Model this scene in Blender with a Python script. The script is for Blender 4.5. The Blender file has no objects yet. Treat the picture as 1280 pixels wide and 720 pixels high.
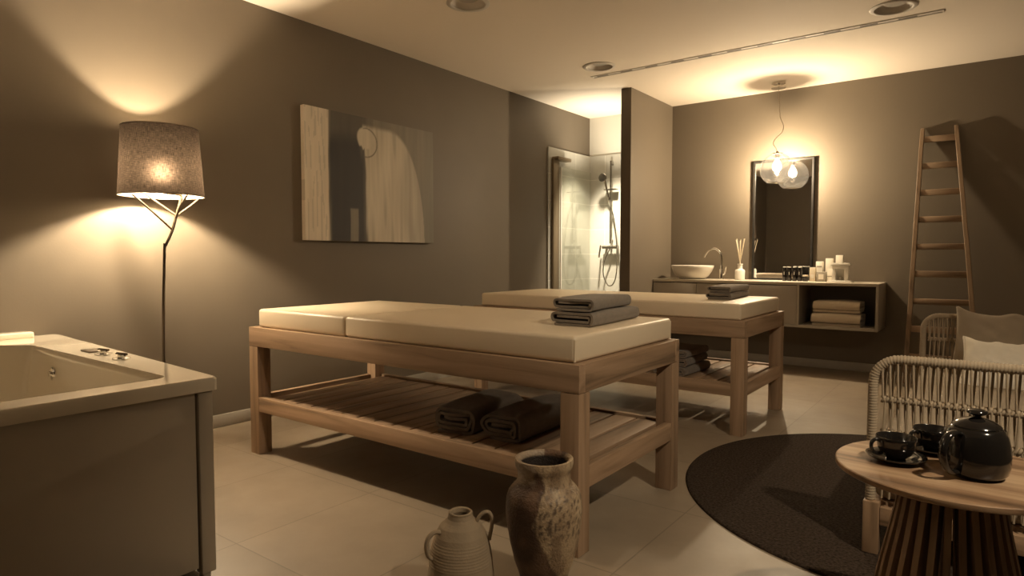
import bpy, bmesh, math, random
from mathutils import Vector, Matrix, noise
PI = math.pi
random.seed(7)
SC = bpy.context.scene
COL = SC.collection

# ------------------------------------------------------------------ helpers
def obj(name, bm, mat=None, parent=None, angle=35, loc=(0, 0, 0), rot=(0, 0, 0)):
    bmesh.ops.recalc_face_normals(bm, faces=bm.faces)
    me = bpy.data.meshes.new(name)
    bm.to_mesh(me); bm.free()
    for p in me.polygons: p.use_smooth = True
    me.set_sharp_from_angle(angle=math.radians(angle))
    if mat: me.materials.append(mat)
    o = bpy.data.objects.new(name, me)
    COL.objects.link(o)
    o.location = loc; o.rotation_euler = rot
    if parent: o.parent = parent
    return o

def tag(o, label=None, cat=None, group=None, kind=None):
    if label: o['label'] = label
    if cat: o['category'] = cat
    if group: o['group'] = group
    if kind: o['kind'] = kind
    return o

def thing(name, label, cat, loc=(0, 0, 0), rz=0, group=None):
    o = bpy.data.objects.new(name, None); COL.objects.link(o)
    o.location = loc; o.rotation_euler = (0, 0, rz)
    o.empty_display_size = .1
    return tag(o, label, cat, group)

def dup(root, loc, rz=0, label=None, rot=None):
    kids = [c for c in COL.objects if c.parent == root]
    r = root.copy(); COL.objects.link(r)
    r.location = loc; r.rotation_euler = rot or (0, 0, rz)
    if label: r['label'] = label
    for c in kids:
        sub = [d for d in COL.objects if d.parent == c]
        n = c.copy(); COL.objects.link(n); n.parent = r
        for d in sub:
            m = d.copy(); COL.objects.link(m); m.parent = n
    return r

def BM(): return bmesh.new()

def box(bm, x0, x1, y0, y1, z0, z1, bev=0, seg=2):
    vs = [bm.verts.new((x, y, z)) for x in (x0, x1) for y in (y0, y1) for z in (z0, z1)]
    f = [(0, 1, 3, 2), (4, 6, 7, 5), (0, 4, 5, 1), (2, 3, 7, 6), (0, 2, 6, 4), (1, 5, 7, 3)]
    fs = [bm.faces.new([vs[i] for i in q]) for q in f]
    if bev:
        es = list({e for q in fs for e in q.edges})
        bmesh.ops.bevel(bm, geom=es, offset=bev, segments=seg, affect='EDGES', profile=.5)
    return vs

def tube(bm, pts, r, seg=10, closed=False, flat=1.0):
    pts = [Vector(p) for p in pts]; n = len(pts)
    rs = r if isinstance(r, (list, tuple)) else [r] * n
    def tan(i):
        a = pts[(i - 1) % n] if (closed or i > 0) else pts[i]
        b = pts[(i + 1) % n] if (closed or i < n - 1) else pts[i]
        return (b - a).normalized()
    t0 = tan(0)
    up = Vector((0, 0, 1)) if abs(t0.z) < .9 else Vector((1, 0, 0))
    u = t0.cross(up).normalized(); v = t0.cross(u).normalized()
    rings = []; pt = t0
    for i in range(n):
        t = tan(i)
        q = pt.rotation_difference(t)
        u = q @ u; v = q @ v; pt = t
        rings.append([bm.verts.new(pts[i] + u * (math.cos(2 * PI * k / seg) * rs[i]) + v * (math.sin(2 * PI * k / seg) * rs[i] * flat)) for k in range(seg)])
    for i in range(n if closed else n - 1):
        a, b = rings[i], rings[(i + 1) % n]
        for k in range(seg):
            bm.faces.new((a[k], a[(k + 1) % seg], b[(k + 1) % seg], b[k]))
    if not closed:
        bm.faces.new(rings[0]); bm.faces.new(rings[-1][::-1])

def lathe(bm, prof, seg=40, c=(0, 0, 0), axis='z'):
    """prof: list of (r, h); r == 0 makes a pole"""
    rings = []
    for r, h in prof:
        if r < 1e-6:
            pts = [(0, 0, h)]
        else:
            pts = [(r * math.cos(2 * PI * k / seg), r * math.sin(2 * PI * k / seg), h) for k in range(seg)]
        if axis == 'y': pts = [(x, -z, y) for x, y, z in pts]
        if axis == 'x': pts = [(z, x, y) for x, y, z in pts]
        rings.append([bm.verts.new((p[0] + c[0], p[1] + c[1], p[2] + c[2])) for p in pts])
    for a, b in zip(rings, rings[1:]):
        for k in range(seg):
            k2 = (k + 1) % seg
            if len(a) == 1 and len(b) == 1: continue
            if len(a) == 1: bm.faces.new((a[0], b[k2], b[k]))
            elif len(b) == 1: bm.faces.new((a[k], a[k2], b[0]))
            else: bm.faces.new((a[k], a[k2], b[k2], b[k]))
    return rings

def smooth_path(P, n=8, closed=False):
    P = [Vector(p) for p in P]; out = []; m = len(P)
    for i in range(m if closed else m - 1):
        p0 = P[(i - 1) % m] if (closed or i > 0) else P[i] * 2 - P[i + 1]
        p1, p2 = P[i], P[(i + 1) % m]
        p3 = P[(i + 2) % m] if (closed or i + 2 < m) else P[i + 1] * 2 - P[i]
        for k in range(n):
            t = k / n
            out.append(.5 * ((2 * p1) + (p2 - p0) * t + (2 * p0 - 5 * p1 + 4 * p2 - p3) * t * t + (3 * p1 - p0 - 3 * p2 + p3) * t ** 3))
    if not closed: out.append(P[-1])
    return out

def prism(bm, poly, z0, z1):
    a = [bm.verts.new((x, y, z0)) for x, y in poly]; b = [bm.verts.new((x, y, z1)) for x, y in poly]
    n = len(poly)
    for i in range(n): bm.faces.new((a[i], a[(i + 1) % n], b[(i + 1) % n], b[i]))
    bm.faces.new(a[::-1]); bm.faces.new(b)

# ------------------------------------------------------------------ materials
def new_mat(name):
    m = bpy.data.materials.new(name); m.use_nodes = True
    nt = m.node_tree
    return m, nt, nt.nodes['Principled BSDF'], nt.nodes, nt.links

def mat(name, col, rough=.5, metal=0, var=0, vscale=(8, 8, 8), bump=0, bscale=80, spec=.5, coat=0, trans=None, sheen=0):
    m, nt, b, N, L = new_mat(name)
    b.inputs['Roughness'].default_value = rough
    b.inputs['Metallic'].default_value = metal
    b.inputs['Specular IOR Level'].default_value = spec
    b.inputs['Coat Weight'].default_value = coat
    b.inputs['Coat Roughness'].default_value = .08
    if sheen: b.inputs['Sheen Weight'].default_value = sheen
    b.inputs['Base Color'].default_value = (*col, 1)
    if var or bump:
        tc = N.new('ShaderNodeTexCoord')
    if var:
        mp = N.new('ShaderNodeMapping'); mp.inputs['Scale'].default_value = vscale
        nz = N.new('ShaderNodeTexNoise'); nz.inputs['Scale'].default_value = 1; nz.inputs['Detail'].default_value = 5
        rp = N.new('ShaderNodeValToRGB')
        rp.color_ramp.elements[0].position = .3; rp.color_ramp.elements[1].position = .7
        rp.color_ramp.elements[0].color = (*[c * (1 - var) for c in col], 1)
        rp.color_ramp.elements[1].color = (*[min(1, c * (1 + var)) for c in col], 1)
        L.new(tc.outputs['Object'], mp.inputs['Vector']); L.new(mp.outputs[0], nz.inputs['Vector'])
        L.new(nz.outputs['Fac'], rp.inputs['Fac']); L.new(rp.outputs[0], b.inputs['Base Color'])
    if bump:
        n2 = N.new('ShaderNodeTexNoise'); n2.inputs['Scale'].default_value = bscale; n2.inputs['Detail'].default_value = 3
        bp = N.new('ShaderNodeBump'); bp.inputs['Strength'].default_value = bump; bp.inputs['Distance'].default_value = .005
        L.new(tc.outputs['Object'], n2.inputs['Vector']); L.new(n2.outputs['Fac'], bp.inputs['Height'])
        L.new(bp.outputs[0], b.inputs['Normal'])
    return m

def wood(name, c0, c1, axis='x', rough=.5, scale=1.0, dark=.5):
    m, nt, b, N, L = new_mat(name)
    b.inputs['Roughness'].default_value = rough
    b.inputs['Specular IOR Level'].default_value = .3
    tc = N.new('ShaderNodeTexCoord'); oi = N.new('ShaderNodeObjectInfo')
    sh = N.new('ShaderNodeVectorMath'); sh.operation = 'SCALE'; sh.inputs['Scale'].default_value = 37
    cmb = N.new('ShaderNodeCombineXYZ')
    for i in range(3): L.new(oi.outputs['Random'], cmb.inputs[i])
    L.new(cmb.outputs[0], sh.inputs[0])
    ad = N.new('ShaderNodeVectorMath'); L.new(tc.outputs['Object'], ad.inputs[0]); L.new(sh.outputs[0], ad.inputs[1])
    mp = N.new('ShaderNodeMapping')
    s = [22 * scale] * 3; s['xyz'.index(axis)] = 1.3 * scale
    mp.inputs['Scale'].default_value = s
    L.new(ad.outputs[0], mp.inputs['Vector'])
    nz = N.new('ShaderNodeTexNoise'); nz.inputs['Scale'].default_value = 1; nz.inputs['Detail'].default_value = 6; nz.inputs['Distortion'].default_value = .7
    L.new(mp.outputs[0], nz.inputs['Vector'])
    rp = N.new('ShaderNodeValToRGB')
    e = rp.color_ramp.elements
    e[0].position = .28; e[0].color = (*[c * (1 - dark) for c in c0], 1)
    e[1].position = .75; e[1].color = (*c1, 1)
    e2 = rp.color_ramp.elements.new(.45); e2.color = (*c0, 1)
    L.new(nz.outputs['Fac'], rp.inputs['Fac'])
    hs = N.new('ShaderNodeHueSaturation')
    mr = N.new('ShaderNodeMapRange'); mr.inputs['To Min'].default_value = .86; mr.inputs['To Max'].default_value = 1.12
    L.new(oi.outputs['Random'], mr.inputs['Value']); L.new(mr.outputs[0], hs.inputs['Value'])
    L.new(rp.outputs[0], hs.inputs['Color']); L.new(hs.outputs[0], b.inputs['Base Color'])
    s2 = [140 * scale] * 3; s2['xyz'.index(axis)] = 4 * scale
    mp2 = N.new('ShaderNodeMapping'); mp2.inputs['Scale'].default_value = s2; L.new(ad.outputs[0], mp2.inputs['Vector'])
    n2 = N.new('ShaderNodeTexNoise'); n2.inputs['Scale'].default_value = 1; L.new(mp2.outputs[0], n2.inputs['Vector'])
    bp = N.new('ShaderNodeBump'); bp.inputs['Strength'].default_value = .25; bp.inputs['Distance'].default_value = .002
    L.new(n2.outputs['Fac'], bp.inputs['Height']); L.new(bp.outputs[0], b.inputs['Normal'])
    return m

def tile_mat(name, col, grout, w, h, off, plane, rough=.35, var=.12, mortar=.003, gbump=.3):
    m, nt, b, N, L = new_mat(name)
    b.inputs['Roughness'].default_value = rough
    tc = N.new('ShaderNodeTexCoord')
    sep = N.new('ShaderNodeSeparateXYZ'); L.new(tc.outputs['Object'], sep.inputs[0])
    cmb = N.new('ShaderNodeCombineXYZ')
    L.new(sep.outputs['XYZ'.index(plane[0])], cmb.inputs[0]); L.new(sep.outputs['XYZ'.index(plane[1])], cmb.inputs[1])
    mp = N.new('ShaderNodeMapping'); mp.vector_type = 'POINT'; mp.inputs['Location'].default_value = (-off[0], -off[1], 0)
    L.new(cmb.outputs[0], mp.inputs['Vector'])
    br = N.new('ShaderNodeTexBrick'); br.offset = 0; br.squash = 1
    br.inputs['Scale'].default_value = 1; br.inputs['Mortar Size'].default_value = mortar
    br.inputs['Brick Width'].default_value = w; br.inputs['Row Height'].default_value = h
    br.inputs['Mortar Smooth'].default_value = .1
    br.inputs['Color1'].default_value = (*col, 1); br.inputs['Color2'].default_value = (*[c * .9 for c in col], 1)
    br.inputs['Mortar'].default_value = (*grout, 1)
    L.new(mp.outputs[0], br.inputs['Vector'])
    nz = N.new('ShaderNodeTexNoise'); nz.inputs['Scale'].default_value = 2.2; nz.inputs['Detail'].default_value = 8; nz.inputs['Roughness'].default_value = .6
    L.new(tc.outputs['Object'], nz.inputs['Vector'])
    mr = N.new('ShaderNodeMapRange'); mr.inputs['From Min'].default_value = .3; mr.inputs['From Max'].default_value = .7
    mr.inputs['To Min'].default_value = 1 - var; mr.inputs['To Max'].default_value = 1 + var
    L.new(nz.outputs['Fac'], mr.inputs['Value'])
    mx = N.new('ShaderNodeVectorMath'); mx.operation = 'SCALE'
    L.new(br.outputs['Color'], mx.inputs[0]); L.new(mr.outputs[0], mx.inputs['Scale'])
    L.new(mx.outputs[0], b.inputs['Base Color'])
    n3 = N.new('ShaderNodeTexNoise'); n3.inputs['Scale'].default_value = 6; n3.inputs['Detail'].default_value = 6
    L.new(tc.outputs['Object'], n3.inputs['Vector'])
    mr2 = N.new('ShaderNodeMapRange'); mr2.inputs['To Min'].default_value = rough - .1; mr2.inputs['To Max'].default_value = rough + .15
    L.new(n3.outputs['Fac'], mr2.inputs['Value']); L.new(mr2.outputs[0], b.inputs['Roughness'])
    bp = N.new('ShaderNodeBump'); bp.invert = True; bp.inputs['Strength'].default_value = gbump; bp.inputs['Distance'].default_value = .003
    L.new(br.outputs['Fac'], bp.inputs['Height']); L.new(bp.outputs[0], b.inputs['Normal'])
    return m

def thin_glass(name, tint=(1, 1, 1), refl=.6):
    m, nt, b, N, L = new_mat(name); N.remove(b)
    out = N['Material Output']
    tr = N.new('ShaderNodeBsdfTransparent'); tr.inputs[0].default_value = (*tint, 1)
    gl = N.new('ShaderNodeBsdfGlossy'); gl.inputs['Roughness'].default_value = .02
    lw = N.new('ShaderNodeLayerWeight'); lw.inputs['Blend'].default_value = .25
    ml = N.new('ShaderNodeMath'); ml.operation = 'MULTIPLY'; ml.inputs[1].default_value = refl
    L.new(lw.outputs['Facing'], ml.inputs[0])
    mx = N.new('ShaderNodeMixShader'); L.new(ml.outputs[0], mx.inputs[0])
    L.new(tr.outputs[0], mx.inputs[1]); L.new(gl.outputs[0], mx.inputs[2]); L.new(mx.outputs[0], out.inputs[0])
    return m

def emis(name, col, s):
    m, nt, b, N, L = new_mat(name)
    b.inputs['Base Color'].default_value = (*col, 1)
    b.inputs['Emission Color'].default_value = (*col, 1); b.inputs['Emission Strength'].default_value = s
    return m

def attr_mat(name, rough=.6, bump=0, bscale=60, coat=0, rough_attr=False):
    m = mat(name, (.5, .5, .5), rough, bump=bump, bscale=bscale, coat=coat)
    N = m.node_tree.nodes; L = m.node_tree.links
    a = N.new('ShaderNodeAttribute'); a.attribute_name = 'paint'
    L.new(a.outputs['Color'], N['Principled BSDF'].inputs['Base Color'])
    return m

def paint(o, fn):
    me = o.data
    at = me.color_attributes.new('paint', 'FLOAT_COLOR', 'POINT')
    for i, v in enumerate(me.vertices):
        at.data[i].color = (*fn(v.co), 1)

WARM = (1.0, .815, .575)
M_wall = mat('wall_paint', (.155, .128, .096), .55, var=.04, vscale=(1.5, 1.5, 1.5), bump=.06, bscale=120, spec=.3)
M_ceil = mat('ceiling_paint', (.80, .72, .62), .8)
M_showerwall = mat('shower_paint', (.62, .60, .54), .7)
M_floor = tile_mat('floor_tiles', (.27, .215, .155), (.185, .146, .104), .6175, .64, (1.6325, -2.733), 'XY', rough=.42, var=.14)
M_tile_left = tile_mat('shower_tiles_left', (.50, .49, .44), (.68, .66, .6), .6, .29, (1.73, .81), 'YZ', rough=.35)
M_tile_back = tile_mat('shower_tiles_back', (.50, .49, .44), (.68, .66, .6), .6, .29, (.22, .81), 'XZ', rough=.35)
M_base = mat('skirting', (.36, .33, .28), .45, var=.05)
W0, W1 = (.30, .198, .122), (.42, .285, .188)
M_woodx = wood('teak_x', W0, W1, 'x'); M_woody = wood('teak_y', W0, W1, 'y'); M_woodz = wood('teak_z', W0, W1, 'z')
M_ladder = wood('ladder_wood', (.22, .15, .095), (.29, .205, .135), 'z')
M_tabletop = wood('acacia_top', (.25, .155, .092), (.50, .36, .23), 'x', rough=.35, scale=.9, dark=.6)
M_tablebase = wood('acacia_slats', (.26, .17, .105), (.36, .25, .16), 'z')
M_matt = mat('cream_vinyl', (.70, .585, .43), .42, bump=.05, bscale=40)
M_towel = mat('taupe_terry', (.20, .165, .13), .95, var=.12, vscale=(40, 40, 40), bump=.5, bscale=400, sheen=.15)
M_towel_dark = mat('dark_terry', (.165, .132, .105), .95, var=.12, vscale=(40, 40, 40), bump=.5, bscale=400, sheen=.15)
M_cream_towel = mat('cream_terry', (.62, .53, .41), .95, bump=.5, bscale=300, sheen=.15)
M_acrylic = mat('tub_acrylic_lit', (.80, .72, .58), .10, coat=.6)  # lightened: lamplight and bright wall reflections on the rim put into the colour
M_panel = mat('tub_acrylic_shaded', (.50, .44, .35), .22, coat=.2)  # same acrylic as the shell, shade of the unlit side put into the colour
M_chrome = mat('chrome', (.8, .78, .74), .12, metal=1)
M_steel_dark = mat('dark_steel', (.16, .13, .10), .3, metal=1)
M_gunmetal = mat('gunmetal', (.05, .042, .036), .35, metal=.8)
M_bronze = mat('bronze_profile', (.20, .155, .10), .4, metal=.5)
M_shower_steel = mat('shower_steel', (.38, .36, .33), .2, metal=1)
M_black = mat('black_glaze', (.012, .0105, .0095), .13, coat=.5)
M_rug = mat('rug_pile', (.042, .030, .022), 1, var=.65, vscale=(95, 95, 95), bump=1, bscale=140, spec=.1)
M_rope = mat('rope', (.38, .305, .215), .8, var=.1, vscale=(30, 30, 30), bump=.3, bscale=300)
M_cush = mat('seat_fabric', (.33, .27, .20), .9, bump=.3, bscale=300)
M_pill_tan = mat('tan_linen', (.33, .27, .20), .9, bump=.3, bscale=260)
M_pill_white = mat('white_linen', (.86, .80, .69), .9, bump=.3, bscale=260)
M_white = mat('white_ceramic', (.78, .75, .68), .15, coat=.3)
M_carton = mat('white_carton', (.75, .71, .62), .5)
M_carton2 = mat('cream_carton', (.66, .58, .45), .5)
M_grey = mat('carton_grey', (.30, .27, .22), .5)
M_counter = mat('counter_lacquer', (.36, .32, .265), .4)
M_niche = mat('niche_dark', (.16, .14, .12), .5)
M_mirror = mat('mirror_glass', (.8, .8, .8), .02, metal=1)
M_frame_black = mat('black_frame', (.02, .018, .016), .35)
M_vent = mat('vent_white', (.60, .56, .51), .6)
M_vent_dark = mat('vent_dark', (.17, .15, .13), .7)
M_cup_dark = mat('downlight_cup', (.62, .58, .53), .6)
M_glass = thin_glass('clear_glass', (.93, .92, .89), .8)
def scatter(m, amount, col=(1, 1, 1)):
    N, L = m.node_tree.nodes, m.node_tree.links
    out = N['Material Output']; src = out.inputs[0].links[0].from_socket
    t = N.new('ShaderNodeBsdfTranslucent'); t.inputs[0].default_value = (*col, 1)
    mx = N.new('ShaderNodeMixShader'); mx.inputs[0].default_value = amount
    L.new(src, mx.inputs[1]); L.new(t.outputs[0], mx.inputs[2]); L.new(mx.outputs[0], out.inputs[0])
def glow(m, amount, col, s):
    N, L = m.node_tree.nodes, m.node_tree.links
    out = N['Material Output']; src = out.inputs[0].links[0].from_socket
    t = N.new('ShaderNodeEmission'); t.inputs[0].default_value = (*col, 1); t.inputs[1].default_value = s
    mx = N.new('ShaderNodeMixShader'); mx.inputs[0].default_value = amount
    L.new(src, mx.inputs[1]); L.new(t.outputs[0], mx.inputs[2]); L.new(mx.outputs[0], out.inputs[0])
scatter(M_glass, .003)
M_bulb = thin_glass('bulb_glass', (1, .97, .92), .1); glow(M_bulb, .3, (1, .84, .58), 14)
M_pane = thin_glass('shower_glass', (.96, .97, .95), .5)
M_reed = mat('reed', (.75, .66, .50), .7)
M_bottle = mat('amber_black', (.015, .012, .010), .15, coat=.3)
M_clay = mat('jug_clay', (.33, .255, .17), .85, var=.12, vscale=(12, 12, 4), bump=.15, bscale=120)

# ------------------------------------------------------------------ room
YB, XR, YF, H = 2.071, 5.70, -5.45, 2.70
bm = BM(); box(bm, 0, XR, YF, YB, -.08, 0); tag(obj('floor', bm, M_floor), kind='structure')
# ceiling with three round recesses
DL = [(1.115, .29), (3.30, .288), (1.114, -1.43)]
DR = .118
bm = BM()
xs = [0, 1.115 - .2, 1.115 + .2, 3.3 - .2, 3.3 + .2, XR]; ys = [YF, -1.43 - .2, -1.43 + .2, .29 - .2, .29 + .2, YB]
for i in range(5):
    for j in range(5):
        x0, x1, y0, y1 = xs[i], xs[i + 1], ys[j], ys[j + 1]
        cx, cy = (x0 + x1) / 2, (y0 + y1) / 2
        if any(abs(cx - a) < .02 and abs(cy - b) < .02 for a, b in DL):
            n = 48; ring = []; sq = []
            for k in range(n):
                a = 2 * PI * k / n; c, s = math.cos(a), math.sin(a); q = .2 / max(abs(c), abs(s))
                ring.append(bm.verts.new((cx + DR * c, cy + DR * s, H))); sq.append(bm.verts.new((cx + q * c, cy + q * s, H)))
            for k in range(n):
                bm.faces.new((ring[k], ring[(k + 1) % n], sq[(k + 1) % n], sq[k]))
        else:
            bm.faces.new([bm.verts.new(p) for p in ((x0, y0, H), (x1, y0, H), (x1, y1, H), (x0, y1, H))])
for a in ((0, XR, YF, YF),):
    pass
box(bm, -.1, XR + .1, YF - .1, YB + .1, H + .14, H + .2)
tag(obj('ceiling', bm, M_ceil), kind='structure')
def wallbox(name, m, *a):
    bm = BM(); box(bm, *a); return tag(obj(name, bm, m), kind='structure')
wallbox('wall_left', M_wall, -.1, 0, YF, YB, 0, H + .14)
wallbox('wall_back', M_wall, .98, XR, YB, YB + .1, 0, H + .14)
wallbox('wall_shower', M_showerwall, -.1, .98, YB, YB + .1, 0, H + .14)
wallbox('wall_right', M_wall, XR, XR + .1, YF, YB, 0, H + .14)
wallbox('wall_front', M_wall, -.1, XR + .1, YF - .1, YF, 0, H + .14)
wallbox('wall_partition', M_wall, .9255, 1.0323, 1.073, YB, 0, H)
def skirt(name, *a):
    bm = BM(); box(bm, *a, bev=.003); return tag(obj(name, bm, M_base), kind='structure')
skirt('baseboard_left', 0, .012, YF, 1.15, 0, .08)
skirt('baseboard_back', 1.0323, XR, YB - .012, YB, 0, .08)
skirt('baseboard_partition', 1.0323, 1.0443, 1.073, YB - .012, 0, .08)
bm = BM(); box(bm, 0, .018, 1.164, YB, 0, 2.25); tag(obj('trim_1', bm, M_tile_left), kind='structure')
bm = BM(); box(bm, .018, .9255, YB - .018, YB, 0, 2.25); tag(obj('trim_2', bm, M_tile_back), kind='structure')

# recessed downlights (unlit)
DLl = ['recessed round ceiling downlight left of the long ceiling vent',
       'recessed round ceiling downlight at right end of the ceiling vent',
       'recessed round ceiling downlight high over the front bed, at top edge of photo']
for i, (x, y) in enumerate(DL):
    if i == 0:
        d0 = thing('ceiling_downlight', DLl[0], 'light', (x, y, H), group='recessed ceiling downlights')
        bm = BM(); lathe(bm, [(.108, .004), (.108, -.004), (.114, -.009), (.132, -.008), (.140, -.003), (.140, .0)], 56)
        obj('trim_ring', bm, M_vent, d0)
        bm = BM(); lathe(bm, [(.112, -.002), (.100, .018), (.075, .032), (0, .034)], 48)
        obj('reflector_cup', bm, M_cup_dark, d0)
        bm = BM(); lathe(bm, [(0, .014), (.06, .016), (.068, .022), (.068, .033)], 32, (.012, -.015, 0))
        obj('lamp_face', bm, mat('downlight_face', (.40, .37, .33), .5), d0)
    else:
        dup(d0, (x, y, H), 0, DLl[i])
# linear vent
v = thing('ceiling_vent', 'long narrow linear slot vent set in the ceiling before the mirror wall', 'vent', (2.232, .547, H))
bm = BM(); L2 = 1.331
box(bm, -L2, L2, -.030, -.022, -.005, .0); box(bm, -L2, L2, .022, .030, -.005, 0)
box(bm, -L2, -L2 + .01, -.022, .022, -.005, 0); box(bm, L2 - .01, L2, -.022, .022, -.005, 0)
obj('frame', bm, M_vent, v)
bm = BM(); box(bm, -L2 + .01, L2 - .01, -.022, .022, -.0015, 0); obj('slot_plate', bm, M_cup_dark, v)
x = -L2 + .05
while x < L2 - .12:
    bm = BM(); box(bm, x, x + .11, -.016, .016, -.003, -.0005); obj('damper', bm, M_vent_dark, v); x += .235

# ------------------------------------------------------------------ massage beds
LB, WB, ZT, ZA, LG = 2.081, .90, .691, .5885, .0785
def make_bed(label, loc):
    t = thing('massage_table', label, 'massage table', loc, group='wooden massage tables')
    hx, hy = LB / 2, WB / 2
    for sx in (-1, 1):
        for sy in (-1, 1):
            bm = BM()
            x0 = hx - LG if sx > 0 else -hx; y0 = hy - LG if sy > 0 else -hy
            box(bm, x0, x0 + LG, y0, y0 + LG, 0, ZA - .0015, .003)
            obj('leg', bm, M_woodz, t)
    th = .045
    for sy in (-1, 1):
        bm = BM(); y0 = hy - th if sy > 0 else -hy
        box(bm, -hx, hx, y0, y0 + th, ZA, ZT, .002); obj('apron', bm, M_woodx, t)
        bm = BM(); y0 = hy - .035 if sy > 0 else -hy + .0015
        box(bm, -hx + LG, hx - LG, y0, y0 + .034, .235, .3136, .002); obj('lower_rail', bm, M_woodx, t)
    for sx in (-1, 1):
        bm = BM(); x0 = hx - th - .0012 if sx > 0 else -hx + .0012
        box(bm, x0, x0 + th, -hy + th, hy - th, ZA, ZT - .0006, .002); obj('apron', bm, M_woody, t)
        bm = BM(); x0 = hx - .036 if sx > 0 else -hx + .0015
        box(bm, x0, x0 + .034, -hy + LG, hy - LG, .235, .3136, .002); obj('lower_rail', bm, M_woody, t)
    # slatted lower shelf: slats run across the bed, thin gaps between them
    bm = BM(); n = 16; x0 = -hx + .095; p = (LB - .165) / n
    for i in range(n):
        box(bm, x0 + i * p + .006, x0 + (i + 1) * p - .006, -hy + .037, hy - .037, .283, .303, .003)
    for yy in (-hy + .06, hy - .095):
        box(bm, -hx + .085, hx - .085, yy, yy + .035, .25, .2825)
    obj('slatted_shelf', bm, M_woody, t)
    bm = BM(); box(bm, -hx + th, hx - th, -hy + th, hy - th, ZA + .06, ZT - .002); obj('deck_board', bm, M_woodx, t)
    # mattress: body cushion and shorter head cushion
    def pad(x0, x1, name):
        bm = BM(); box(bm, x0, x1, -hy + .022, hy - .022, ZT, .789, .016, 4)
        return obj(name, bm, M_matt, t)
    pad(-hx + .056, -.262, 'head_cushion')
    m = pad(-.2585, hx - .03, 'body_cushion')
    for y in (-hy + .028, hy - .028):   # piping down the corners
        bm = BM(); tube(bm, [(hx - .036, y, ZT + .004), (hx - .0345, y, .775)], .0042, 8)
        obj('piping', bm, M_matt, m)
    bm = BM(); lathe(bm, [(0, .788), (.03, .791), (.034, .789)], 24, (-.30, .12, 0)); obj('face_plug', bm, M_matt, t)
    return t
BED1 = (1.678, -2.262); BED2 = (1.669, -.356)
bed1 = make_bed('wooden massage table with cream mattress in the foreground, behind the clay vase', (*BED1, 0))
bed2 = dup(bed1, (*BED2, 0), 0, 'wooden massage table with cream mattress farther back, before the washbasin counter')

# ------------------------------------------------------------------ folded towels
def towel_mesh(w, l, h, turns=2, seed=0, rag=.006):
    """flat-rolled towel: spiral section in x-z, length along y, base at z=0, centred"""
    pitch = h / (2 * turns + .35); th = pitch * .84
    cl = []
    hw, z0, z1 = w / 2 - th / 2, th / 2, h - th / 2
    for k in range(turns):
        a = hw - k * pitch; lo = z0 + k * pitch; hi = z1 - k * pitch; r = (hi - lo) / 2
        nl = 9
        for i in range(nl): cl.append((-a + r * .6 + (2 * a - r * 1.2) * i / (nl - 1), lo))
        for i in range(1, 8):
            t = -PI / 2 + PI * i / 8; cl.append((a - r * .6 + r * .6 * math.cos(t), (lo + hi) / 2 + r * math.sin(t)))
        last = k == turns - 1
        e = .97 if last else 1
        for i in range(nl): cl.append((a - r * .6 - (2 * a - r * 1.2) * e * i / (nl - 1), hi))
        if not last:
            lo2 = lo + pitch; r2 = (hi - lo2) / 2
            for i in range(1, 8):
                t = PI / 2 + PI * i / 8; cl.append((-(a - r * .6) + r * .6 * math.cos(t), (lo2 + hi) / 2 + r2 * math.sin(t)))
    cl = [Vector((x, 0, z)) for x, z in cl]
    n = len(cl); st = 16
    bm = BM(); rows = []
    for j in range(st + 1):
        f = j / st; y = -l / 2 + l * f
        ring_a, ring_b = [], []
        for i in range(n):
            a = cl[max(i - 1, 0)]; b = cl[min(i + 1, n - 1)]
            t = (b - a).normalized(); nn = Vector((-t.z, 0, t.x))
            wob = noise.noise(Vector((cl[i].x * 7 + seed * 9.1, y * 5, cl[i].z * 14))) * rag
            yy = y
            if j in (0, st):
                yy += (noise.noise(Vector((i * .17, seed * 3.3, j))) * rag * 1.6)
            p = cl[i].copy()
            endr = 1 - .10 * max(0, abs(f - .5) * 2 - .8) / .2
            z_fac = 1 - .16 * (1 - math.sin(PI * min(1, max(0, .15 + .7 * f)))) * (p.z / h) 
            for ring, s in ((ring_a, 1), (ring_b, -1)):
                q = p + nn * s * th / 2 * endr
                ring.append(bm.verts.new((q.x + wob * .8, yy, max(.0, q.z * z_fac + wob * .6 * min(1, q.z / (h * .5))))))
        rows.append((ring_a, ring_b))
    for j in range(st):
        for A in (0, 1):
            for i in range(n - 1):
                bm.faces.new((rows[j][A][i], rows[j][A][i + 1], rows[j + 1][A][i + 1], rows[j + 1][A][i]))
        for i in (0, n - 1):
            bm.faces.new((rows[j][0][i], rows[j][1][i], rows[j + 1][1][i], rows[j + 1][0][i]))
    for j in (0, st):
        for i in range(n - 1):
            bm.faces.new((rows[j][0][i], rows[j][0][i + 1], rows[j][1][i + 1], rows[j][1][i]))
    return bm
def towel(label, x, y, z, w, l, h, rz=0, m=None, turns=2, seed=0, group=None, rag=.006):
    o = obj('folded_towel', towel_mesh(w, l, h, turns, seed, rag), m or M_towel, None, 50, (x, y, z), (0, 0, rz))
    return tag(o, label, 'towel', group)
R = math.radians
towel('taupe folded towel, lower one on the front massage table', 2.49, -2.175, .790, .20, .49, .060, R(4), seed=1, group='towels on the front massage table')
towel('taupe folded towel, upper one on the front massage table', 2.485, -2.20, .8505, .185, .42, .054, R(6), seed=2, group='towels on the front massage table')
towel('grey folded towel, lower one on the rear massage table', 2.42, -.225, .790, .165, .50, .045, R(4), seed=3, group='towels on the rear massage table')
towel('grey folded towel, upper one on the rear massage table', 2.42, -.215, .8355, .155, .47, .042, R(3), seed=4, group='towels on the rear massage table')
towel('dark rolled towel on the lower shelf, left of its pair', 1.98, -2.36, .3045, .22, .46, .115, R(9), M_towel_dark, 3, 5, 'rolled towels on the slatted shelf', .016)
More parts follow.
